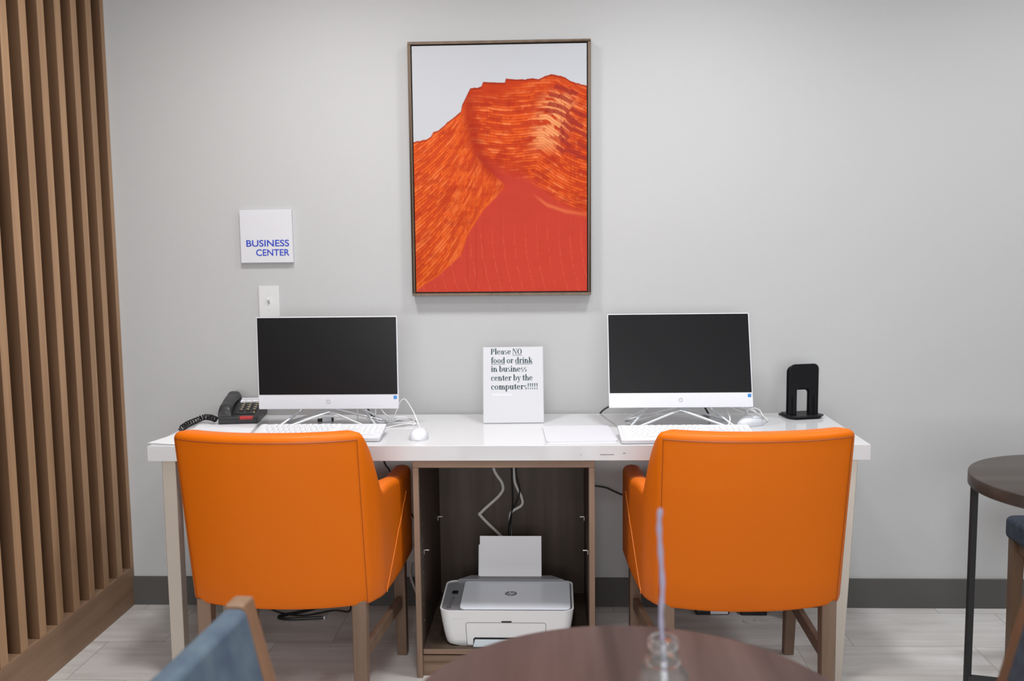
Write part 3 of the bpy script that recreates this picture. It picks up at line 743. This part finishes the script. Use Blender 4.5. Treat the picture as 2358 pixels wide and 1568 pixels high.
# front access door outline, notch, and output tray
fy=-.1455
dp=[(-.133,.003),(-.1365,.074)]+[(-.1285-.008*math.cos(R(18*k)),.074+.008*math.sin(R(18*k))) for k in range(1,6)]+[(.1235+.008*math.sin(R(18*k)),.074+.008*math.cos(R(18*k))) for k in range(0,6)]+[(.128,.003)]
obj('door_seam',MB().tube([(x,fy+.0002,z_) for x,z_ in dp],.0009,6),M['logo'],pr)
obj('front_door',MB().prism([(-.131,.006),(-.1345,.074),(-.1285,.080),(.1235,.080),(.1295,.074),(.126,.006)],fy-.0008,fy+.004,'y'),M['printer'],pr)
obj('door_notch',MB().box(-.017,.017,fy-.0012,fy+.004,.0835,.0875),M['black'],pr,bevel=.0005,seg=1)
obj('output_slot',MB().prism([(-.112,.006),(-.112,.026),(-.107,.031),(.10,.031),(.105,.026),(.105,.006)],fy-.0014,fy+.004,'y'),M['black'],pr)
obj('output_tray',MB().hexa([(-.112,fy-.012,.0005),(.105,fy-.012,.0005),(.103,fy+.004,.003),(-.108,fy+.004,.003)],[(-.112,fy-.012,.005),(.105,fy-.012,.005),(.103,fy+.0,.027),(-.106,fy+.0,.027)]),M['tray'],pr,bevel=.001,seg=1)
a=MB()
for q in range(7): a.box(-.185+q*.006,-.181+q*.006,fy-.0004,fy+.002,.0965,.098)
obj('model_print',a,M['logolight'],pr)
# paper support and paper
Ts=Matrix.Translation((0,.145,.130))@Matrix.Rotation(-R(20),4,'X')
a=MB(); a.T=Ts; a.box(-.113,.108,.002,.006,-.01,.136); obj('paper_support',a,M['printer'],pr,bevel=.0015,seg=1)
pa=thing('printer_paper','blank white paper standing in the rear tray of the printer','paper',(-.168,-.407,.066)); pa.scale=(1,.85,1)
P=[]
for i in range(13):
    f=i/12; P.append([((-.108+.222*j/10), -.0015-.010*max(0,f-.75)*(abs(j/5-1)), .0+.166*f) for j in range(11)])
a=MB(); a.T=Ts; a.grid(P); a.grid([[(x,y+.0012,z_) for x,y,z_ in r_] for r_ in P]); obj('sheet',a,M['paper'],pa)

# cables in the cabinet
cy_=-.045
cable('printer_cable','grey white cable bending behind the printer, left one inside the cabinet',[(-.232,cy_,.682),(-.236,cy_,.56),(-.203,cy_,.495),(-.212,cy_,.455),(-.282,cy_-.01,.39),(-.285,cy_-.01,.372),(-.215,cy_-.01,.30),(-.19,cy_-.01,.27),(-.18,cy_,.2)],.0060,M['cableg'],10)
cable('printer_cable','grey white cable kinked behind the printer, right one inside the cabinet',[(-.160,cy_,.682),(-.158,cy_,.55),(-.155,cy_,.50),(-.130,cy_-.01,.445),(-.131,cy_-.01,.415),(-.170,cy_-.01,.388),(-.176,cy_,.35),(-.175,cy_,.29),(-.175,cy_,.2)],.0055,M['cableg'],10)
cable('power_cable','thin black cable hanging straight inside the cabinet above the printer',[(-.166,cy_-.012,.682),(-.166,cy_-.012,.55),(-.165,cy_-.012,.42),(-.172,cy_-.012,.375),(-.180,cy_-.012,.33),(-.18,cy_-.012,.24)],.0026,M['cableb'],10)
cable('power_cable','thin black cable crossing the right grey cable inside the cabinet',[(-.150,cy_-.02,.682),(-.151,cy_-.02,.55),(-.137,cy_-.02,.475),(-.150,cy_-.022,.43),(-.166,cy_-.022,.40),(-.172,cy_-.02,.36),(-.176,cy_-.02,.26)],.0024,M['cableb'],10)
cable('wall_cable','black cord slanting down the wall between the left chair and the cabinet',[S(q) for q in [(-.70,-.012,.70),(-.657,-.012,.570),(-.638,-.012,.537),(-.563,-.012,.377),(-.53,-.012,.335),(-.48,-.012,.31)]],.0032,M['cableb'])
cable('wall_cable','black cord on the wall between the cabinet and the right chair',[S(q) for q in [(.08,-.012,.49),(.1486,-.012,.479),(.19,-.012,.472),(.223,-.012,.457),(.257,-.012,.443),(.36,-.012,.42),(.42,-.012,.36)]],.0032,M['cableb'])
adp=thing('power_adapter','white plug with a pale cord on the wall left of the cabinet','plug',S((-.556,-.022,.20)))
obj('plug',MB().box(-.022,.016,-.02,.025,-.018,.045),M['cableg'],adp,bevel=.008,seg=3)
obj('cord',MB().tube(crom([(-.004,-.005,-.02),(-.012,-.005,-.05),(-.006,-.005,-.09),(.012,-.005,-.14),(.03,-.005,-.188),(.06,.0,-.195)],8),.0055,8),M['cableg'],adp)

# things on the floor below the desk
fl=thing('floor_cable','thick black power cord with pale ends looped on the floor below the left chair','cable',S((-.95,-.12,0)))
obj('cord',MB().tube(crom([(.05,.10,.006),(-.02,.04,.006),(-.09,.0,.006),(-.105,-.025,.006),(-.07,-.04,.006),(.0,-.035,.006),(.07,-.025,.006)],10),.006,8),M['cableb'],fl)
tag(obj('plug_end',MB().box(.07,.077,-.032,-.018,0,.012),M['label'],fl,bevel=.002),'pale plug end')
cable('floor_cable','thin black cord curving on the floor behind the thick black cord',[S(q) for q in [(-1.12,-.05,.004),(-1.05,-.10,.004),(-.96,-.12,.004),(-.86,-.07,.004),(-.80,-.08,.004),(-.80,-.03,.02),(-.79,-.02,.10)]],.003,M['cableb'],10)
st=thing('power_strip','black and grey power strip on the floor below the right chair','power strip',S((.59,-.062,0)),R(2))
obj('body',MB().box(-.068,.062,-.025,.025,0,.022),M['cableb'],st,bevel=.006,seg=3)
obj('label_plate',MB().box(-.012,.055,-.0262,-.02,.004,.016),M['label'],st)
tag(obj('power_brick',MB().prism(rrect(.10,.05,.008),0,.028),M['cableb'],loc=S((.742,-.066,0))),'black power brick on the floor right of the power strip','power adapter')
cable('thin_wire','thin grey wire loop on the floor below the right chair',[S(q) for q in [(.86,-.09,.002),(.83,-.135,.002),(.78,-.145,.002),(.74,-.135,.002),(.70,-.135,.002),(.69,-.15,.002),(.71,-.165,.002),(.735,-.15,.002),(.735,-.125,.002)]],.0018,M['cableg'],8,6)

# ------------------------------------------------------------------ on the wall: picture, sign, switch
pic=thing('framed_picture','tall orange and red canyon painting in a thin brown frame above the desk','picture',S((-.1965,0,1.6745))); pic.scale=(KS,KS,KS)
pic.rotation_euler=(0,R(.15),0)
PW,PH,PD=.666,.926,.042
fr=MB(); ft_=.0105
for a in((-PW/2,PW/2,PH/2-ft_,PH/2),(-PW/2,PW/2,-PH/2,-PH/2+ft_),(-PW/2,-PW/2+ft_,-PH/2+ft_,PH/2-ft_),(PW/2-ft_,PW/2,-PH/2+ft_,PH/2-ft_)):
    fr.box(a[0],a[1],-PD,-.001,a[2],a[3])
obj('frame',fr,M['frame'],pic,bevel=.0008,seg=1)
obj('backing',MB().box(-PW/2+ft_,PW/2-ft_,-.020,-.001,-PH/2+ft_,PH/2-ft_),M['gapblack'],pic)
# canvas: painted layers as a coloured mesh
NX,NZ=420,600
cw,chh=PW-2*ft_-.008,PH-2*ft_-.008
U,V=np.meshgrid(np.linspace(0,1,NX),np.linspace(0,1,NZ))        # u right, v down
px=118+U*962; py=95+V*1362                                     # sketch units
sil=np.array([(100,622),(115,618),(150,612),(190,605),(215,588),(230,562),(260,555),(290,530),(305,515),(330,495),(355,478),(385,455),(392,420),(410,385),(430,345),(440,328),(480,325),(500,318),(510,295),(560,298),(630,300),(637,277),(690,283),(740,285),(780,280),(820,284),(850,268),(885,260),(930,268),(960,278),(985,295),(1020,308),(1072,323),(1100,330)],float)
ridge=np.interp(px,sil[:,0],sil[:,1])
rs=np.random.RandomState(7)
def vnoise(x,y,seed):
    g=np.random.RandomState(seed).rand(64,64); xi=np.floor(x).astype(int); yi=np.floor(y).astype(int); fx=x-xi; fy_=y-yi
    fx=fx*fx*(3-2*fx); fy_=fy_*fy_*(3-2*fy_)
    a=g[yi%64,xi%64]; b=g[yi%64,(xi+1)%64]; c=g[(yi+1)%64,xi%64]; d=g[(yi+1)%64,(xi+1)%64]
    return (a*(1-fx)+b*fx)*(1-fy_)+(c*(1-fx)+d*fx)*fy_
def sm(a,b,x): t=np.clip((x-a)/(b-a),0,1); return t*t*(3-2*t)
n1=.6*vnoise(px/70+py/160,py/38,1)+.25*vnoise(px/26+py/70,py/15,5)+.15*vnoise(px/11,py/8,6); n2=.6*vnoise(px/24,py/12,2)+.4*vnoise(px/9,py/7,8); n3=vnoise(px/7,py/7,3)
# region edges
cxv=np.interp(py,[300,450,560,700,800,870,900,1000,1130,1250,1360,1430,1500],[415,412,432,470,560,632,600,500,415,370,250,140,60])  # right edge of left slope
bx=np.interp(px,[420,470,560,640,740,800,900,1000,1100],[600,700,770,810,830,870,950,1010,1050]) # lower edge of the upper strata
left=sm(14,-14,px-cxv)
upper=(1-left)*sm(30,-60,py-bx)
low=1-np.clip(left+upper,0,1)
# strata phase
rx_=np.interp(py,[260,330,480,620,760,860],[930,915,862,835,800,770])     # ridge line on the right
dd=np.clip(px-rx_,0,None)
phU=(py-.62*dd+.0006*dd*dd+6*np.sin(px/60)+9*(n1-.5)+ .05*np.clip(620-px,0,None))
phL=py+.62*(px-115)+.00095*(px-115)**2*np.sign(px-115)-8*(n1-.5)-.00035*(py-600)**2*.5
phL=phL+.25*np.clip(px-330,0,None)
phC=px*1.0-.30*(py-1100)-.00045*(1450-py)**2+10*(n1-.5)
def lines(ph,period,sharp): 
    f=np.mod(ph/period,1); return f, np.exp(-(np.minimum(f,1-f)/sharp)**2)
col=np.zeros((NZ,NX,3))
A=np.array
def mixc(a,b,t): return a*(1-t[...,None])+b*t[...,None]
dark=A([.36,.022,.008]); mid=A([.64,.064,.010]); bright=A([.86,.145,.020]); pale=A([.93,.40,.16]); deep=A([.50,.045,.028])
fU,lU=lines(phU,15,.10); fL,lL=lines(phL,18.5,.095); fC,lC=lines(phC,62,.03)
bU=np.floor(phU/15); bL=np.floor(phL/18.5)
pU=.7*vnoise(px/85+bU*1.1,bU*.73+.2,11)+.3*vnoise(px/22+bU*2.1,bU*2.9+.4,12); pL=.7*vnoise((px-py*.4)/70+bL*.9,bL*.61+.3,13)+.3*vnoise((px-py*.4)/22+bL,bL*2.2+.1,14)
st=vnoise(px/3.2,py/26,15)
cu=mixc(mid,bright,np.clip(fU*.9+.45*(n2-.5)+.25*(n1-.5),0,1)); cu=mixc(cu,dark*1.3,sm(.50,.66,pU)*.62); cu=mixc(cu,A([.95,.26,.08]),sm(.40,.26,pU)*.5); cu=cu*(.90+.2*st[...,None]); cu=mixc(cu,dark,lU*.75)
cu=mixc(cu,dark*1.15,sm(.52,.72,n1)*.6); cu=mixc(cu,dark*1.2,sm(760,560,px)*sm(470,330,py)*.75); cu=mixc(cu,mid,sm(430,330,py)*.4); cu=mixc(cu,dark*1.25,sm(640,800,py)*sm(800,640,px)*.6)
hl=sm(-110,10,px-rx_)*sm(170,60,dd)*sm(320,420,py)*sm(720,600,py); cu=mixc(cu,pale,hl*.8*(1-lU*.6)*sm(.78,.55,pU))
clm=mixc(mid,bright,np.clip(.25+fL*.75+.6*(n2-.5),0,1)); clm=mixc(clm,dark*1.4,sm(.50,.66,pL)*.5); clm=mixc(clm,A([.92,.22,.06]),sm(.42,.28,pL)*.45); clm=clm*(.90+.2*st[...,None]); clm=mixc(clm,dark,lL*.8); clm=mixc(clm,dark*1.2,sm(.52,.74,n1)*.4)
cl2=mixc(np.broadcast_to(deep,col.shape).copy(),A([.62,.06,.035]),np.clip(V*1.3-.35+.3*(n1-.5),0,1)); cl2=mixc(cl2,A([.80,.15,.07]),lC*.55*sm(980,1200,py)*sm(.3,.6,n2))
# soft light arcs at the right of the centre
arc_=np.exp(-((py-np.interp(px,[640,760,860,960,1080],[900,900,975,1010,1030]))/10)**2)*sm(760,860,px)*.6
cl2=mixc(cl2,A([.85,.20,.07]),arc_)
col=cu*upper[...,None]+clm*left[...,None]+cl2*low[...,None]
# shadowed fold left of the crest
fold=np.exp(-((px-np.interp(py,[330,450,560,700,860],[425,430,445,490,590]))/42)**2)*sm(320,420,py)*sm(900,760,py)
col=mixc(col,dark*1.05,fold*.75)
# dark dabs on the right
for (x,y,l,ang) in ((955,340,105,24),(1010,362,40,22),(905,374,60,14),(965,396,85,28),(895,424,60,14),(955,446,75,30),(875,456,55,6),(930,470,65,28),(985,492,55,36),(1025,465,75,30),(1060,486,45,20),(985,510,65,48),(1030,530,70,34),(975,545,75,44),(945,566,50,62),(960,588,60,50),(1040,575,90,30),(940,610,40,62),(965,632,60,42),(935,668,55,36),(1000,682,95,16),(1055,650,60,24),(1050,712,60,12)):
    ca,sa=math.cos(R(ang)),math.sin(R(ang)); a=(px-x)*ca+(py-y)*sa; b=-(px-x)*sa+(py-y)*ca
    col=mixc(col,A([.36,.03,.018]),sm(l*.53,l*.47,np.abs(a)+8*(n3-.5))*sm(12,10.5,np.abs(b-.0022*a*a*(1 if x<960 else -.4))+4*(n2-.5))*.85)
# drips
for x,y0,y1,o in ((460,540,1450,.35),(500,620,1440,.2),(530,400,700,.3),(410,1050,1430,.4),(940,380,720,.45),(990,640,920,.4),(1012,560,850,.4),(335,1060,1190,.3),(360,1100,1200,.3),(598,960,1450,.15)):
    col=mixc(col,A([.36,.03,.018]),np.exp(-((px-x-2*(n2-.5))/3.0)**2)*sm(y0,y0+20,py)*sm(y1,y1-60,py)*o)
# lower edge of left slope: light rim
rim=np.exp(-((px-cxv+6)/7)**2)*sm(860,960,py); col=mixc(col,bright,rim*.6)
ridge=ridge+5*(vnoise(px/14,px*0+.3,21)-.5); sky_=sm(2,-2,py-ridge); edge=np.exp(-((py-ridge-5)/5)**2)
col=mixc(col,dark*.8,edge*.8); col=mixc(col,A([.60,.615,.655]),sky_)*.72
P=[[(-cw/2+cw*i/(NX-1),-PD+.006,chh/2-chh*j/(NZ-1)) for i in range(NX)] for j in range(NZ)]
me=bpy.data.meshes.new('canvas'); vs=[p for r_ in P for p in r_]
n=len(vs); bkv=[(-cw/2,-.021,chh/2),(cw/2,-.021,chh/2),(cw/2,-.021,-chh/2),(-cw/2,-.021,-chh/2)]
c4=[0,NX-1,NZ*NX-1,(NZ-1)*NX]
fs=[(j*NX+i,(j+1)*NX+i,(j+1)*NX+i+1,j*NX+i+1) for j in range(NZ-1) for i in range(NX-1)]
edges=[list(range(0,NX)),[j*NX+NX-1 for j in range(NZ)],[(NZ-1)*NX+i for i in range(NX-1,-1,-1)],[j*NX for j in range(NZ-1,-1,-1)]]
for q in range(4): fs.append(tuple(edges[q])+(n+(q+1)%4,n+q))
me.from_pydata(vs+bkv,[],fs); me.update()
ca=me.color_attributes.new('paint','FLOAT_COLOR','POINT')
arr=np.ones((n+4,4),np.float32); arr[:n,:3]=np.clip(col,0,1).reshape(-1,3); arr[n:,:3]=.7
ca.data.foreach_set('color',arr.ravel())
cm=mat('canvas_paint',(1,1,1),.65,spec=.1,bump=(900,.08)); at_=cm.node_tree.nodes.new('ShaderNodeAttribute'); at_.attribute_name='paint'
cm.node_tree.links.new(at_.outputs['Color'],cm.node_tree.nodes['Principled BSDF'].inputs['Base Color']); me.materials.append(cm)
cv=bpy.data.objects.new('canvas',me); C.objects.link(cv); cv.parent=pic

sg=thing('wall_sign','square white wall sign with small blue capital letters above the light switch','sign',S((-1.0835,0,1.4415))); sg.scale=(KS,KS,KS)
obj('panel',MB().prism(rrect(.199,.198,.001),-.016,-.0,'y'),M['signwhite'],sg,bevel=.0015,seg=1)
def text_mesh(name,txt,size,xr,z,m,parent,y,wfit,weight=.0):
    cu_=bpy.data.curves.new(name,'FONT'); cu_.body=txt; cu_.size=size; cu_.extrude=.0005; cu_.offset=weight
    to=bpy.data.objects.new(name+'_text',cu_); C.objects.link(to); bpy.context.view_layer.update()
    me=bpy.data.meshes.new_from_object(to.evaluated_get(bpy.context.evaluated_depsgraph_get())); bpy.data.objects.remove(to); bpy.data.curves.remove(cu_)
    xs=[v.co.x for v in me.vertices]; k=wfit/(max(xs)-min(xs)); mx=max(xs)
    for v in me.vertices: v.co=Vector((xr+(v.co.x-mx)*k,y-v.co.z,z+v.co.y))
    me.materials.clear(); me.materials.append(m); o=bpy.data.objects.new(name,me); C.objects.link(o); o.parent=parent; return o
text_mesh('lettering','BUSINESS',.0345,.0865,-.0375,M['blue'],sg,-.0163,.163,.0004)
text_mesh('lettering','CENTER',.0345,.0865,-.0725,M['blue'],sg,-.0163,.127,.0004)

sw=thing('light_switch','white toggle light switch on the wall above the left computer','light switch',S((-1.085,0,1.195))); sw.scale=(KS,KS,KS)
obj('cover_plate',MB().prism(rrect(.078,.118,.003),-.006,0,'y'),M['plate'],sw,bevel=.0018,seg=2)
obj('toggle',MB().hexa([(-.0045,-.006,-.008),(.0045,-.006,-.008),(.0045,-.006,.012),(-.0045,-.006,.012)],[(-.004,-.019,.006),(.004,-.019,.006),(.004,-.016,.014),(-.004,-.016,.014)]),M['plate'],sw,bevel=.001,seg=1)
for zz in (.030,-.030): obj('screw',MB().prism(ell(0,zz,.0028,.0028,14),-.0072,-.005,'y'),M['plate'],sw)
# ------------------------------------------------------------------ near round table, bottle
nt2=thing('round_table','round dark walnut table in the foreground with the glass bottle on it','table',(.108,-2.312,0))
def tabletop(r,z0,z1): return MB().lathe([(r-.003,z0),(r,z0+.003),(r,z1-.003),(r-.001,z1-.001),(r-.004,z1),(.0001,z1)],seg=96)
obj('tabletop',tabletop(.338,.706,.740),M['darkwood'],nt2,ang=50)
obj('pedestal',MB().lathe([(.03,FZ+.012),(.03,.69),(.12,.70),(.12,.706)],seg=24),M['blackmetal'],nt2)
obj('base_plate',MB().lathe([(.21,FZ),(.21,FZ+.008),(.03,FZ+.016)],seg=40),M['blackmetal'],nt2)
vs_=thing('glass_bottle','small clear glass bottle holding one thin stem on the near round table','bottle',(.150,-2.30,.740))
prof=[(.0001,.0),(.034,.0),(.037,.004),(.037,.055),(.035,.064),(.027,.072),(.0235,.076),(.0235,.080),(.0255,.083),(.0235,.088),(.0205,.096),(.0185,.100),(.0215,.102),(.0225,.107),(.0215,.113),(.0190,.116)]
inn=[(.0150,.116),(.0148,.104),(.0170,.096),(.0200,.085),(.0200,.078),(.030,.066),(.033,.055),(.033,.008),(.0001,.006)]
obj('glass',MB().lathe(prof+inn,seg=40),M['glass'],vs_,ang=60)
stt=thing('flower_stem','thin pale lilac stem standing upright in the glass bottle','stem',(.150,-2.30,.740))
sp_=crom([(.006,.0,.008),(.003,.002,.07),(-.001,.0,.116),(-.003,.0,.15),(-.001,.0,.19),(-.004,0,.24),(-.006,0,.28),(-.0045,0,.303)],6)
obj('stalk',MB().tube(sp_,[.0034+.0012*math.sin(i*1.3)*.5 for i in range(len(sp_))],8),M['stem'],stt)
# ------------------------------------------------------------------ dining chairs
def dining_chair(label,fab,group,wd_='chairwood'):
    # faces +x; origin on the floor at the middle of the seat
    t=thing('dining_chair',label,'chair',group=group)
    hw=.215; ang=R(12.5)
    for sy in(-1,1):
        y=sy*(hw-.0); a=.0165
        # rear leg and stile in one piece
        pts=[(-.238,FZ),(-.205,.25),(-.20,.45),(-.205,.52),(-.275,.835)]
        mb=MB(); rows=[]
        for (xx,zz),wd in zip(pts,(.030,.036,.042,.042,.032)):
            rows.append([(xx-wd/2,y-.0225,zz),(xx+wd/2,y-.0225,zz),(xx+wd/2,y+.0225,zz),(xx-wd/2,y+.0225,zz),(xx-wd/2,y-.0225,zz)])
        mb.grid(rows); mb.add(rows[0][:-1],[(0,1,2,3)]); mb.add(rows[-1][:-1],[(3,2,1,0)])
        obj('stile',mb,M[wd_],t,bevel=.004,seg=2)
        mb=MB().hexa([(.175,y-.014,FZ),(.203,y-.014,FZ),(.203,y+.014,FZ),(.175,y+.014,FZ)],[(.165,y-.02,.42),(.205,y-.02,.42),(.205,y+.02,.42),(.165,y+.02,.42)])
        obj('leg',mb,M[wd_],t,bevel=.002,seg=1)
        obj('side_rail',MB().box(-.19,.175,y-.011,y+.011,.37,.42),M[wd_],t,bevel=.002,seg=1)
    obj('front_rail',MB().box(.172,.194,-hw+.015,hw-.015,.37,.42),M[wd_],t,bevel=.002,seg=1)
    obj('seat',MB().prism(rrect(.43,2*hw+.04,.03,.01,0),.415,.490),fab,t,bevel=.018,seg=4)
    bk=MB().hexa([(-.222,-hw+.022,.50),(-.180,-hw+.022,.50),(-.180,hw-.022,.50),(-.222,hw-.022,.50)],[(-.291,-hw+.022,.832),(-.252,-hw+.022,.832),(-.252,hw-.022,.832),(-.291,hw-.022,.832)])
    obj('backrest',bk,fab,t,bevel=.012,seg=4)
    return t
M['chairwood2']=wood('dark_chair_wood',(.085,.047,.026),(.125,.07,.04),'z',.45,26)
M['chairwood']=wood('chair_wood',(.20,.11,.064),(.27,.155,.09),'z',.45,26)
dc=dining_chair('slate blue padded dining chair with wooden stiles left of the near round table',M['bluefab'],'dining chairs by the near round table')
dc.location=(-.263,-2.345,0); dc.rotation_euler=(0,0,R(-4))
dcf=dining_chair('navy padded wooden dining chair at the right edge, nearest the camera, facing left',M['navy'],'dining chairs by the near round table','chairwood2')
dcf.location=(.468,-2.25,0); dcf.rotation_euler=(0,0,R(180-10))
dc3=dining_chair('navy seated wooden dining chair tucked under the far round table at right',M['navy'],'dining chairs by the far round table','chairwood2')
dc3.location=(1.712,-.66,0); dc3.rotation_euler=(0,0,R(180))
# far round table at the right edge
bt=thing('round_table','round dark brown table on a black metal frame at the right edge by the wall','table',(1.483,-.945,0))
obj('tabletop',tabletop(.312,.703,.740),M['darkwood2'],bt,ang=50)
for ax_,ay_ in ((-.286,.075),(.286,.02),(0.03,-.285)):
    obj('leg',MB().box(ax_-.0085,ax_+.0085,ay_-.0085,ay_+.0085,FZ,.703),M['blackmetal'],bt,bevel=.001,seg=1)
fb=MB().tube([(-.286,.075,.128),(0,0,.128),(.286,.02,.128)],.012,4); fb.tube([(0,0,.128),(.03,-.285,.128)],.012,4)
obj('foot_rail',fb,M['blackmetal'],bt)
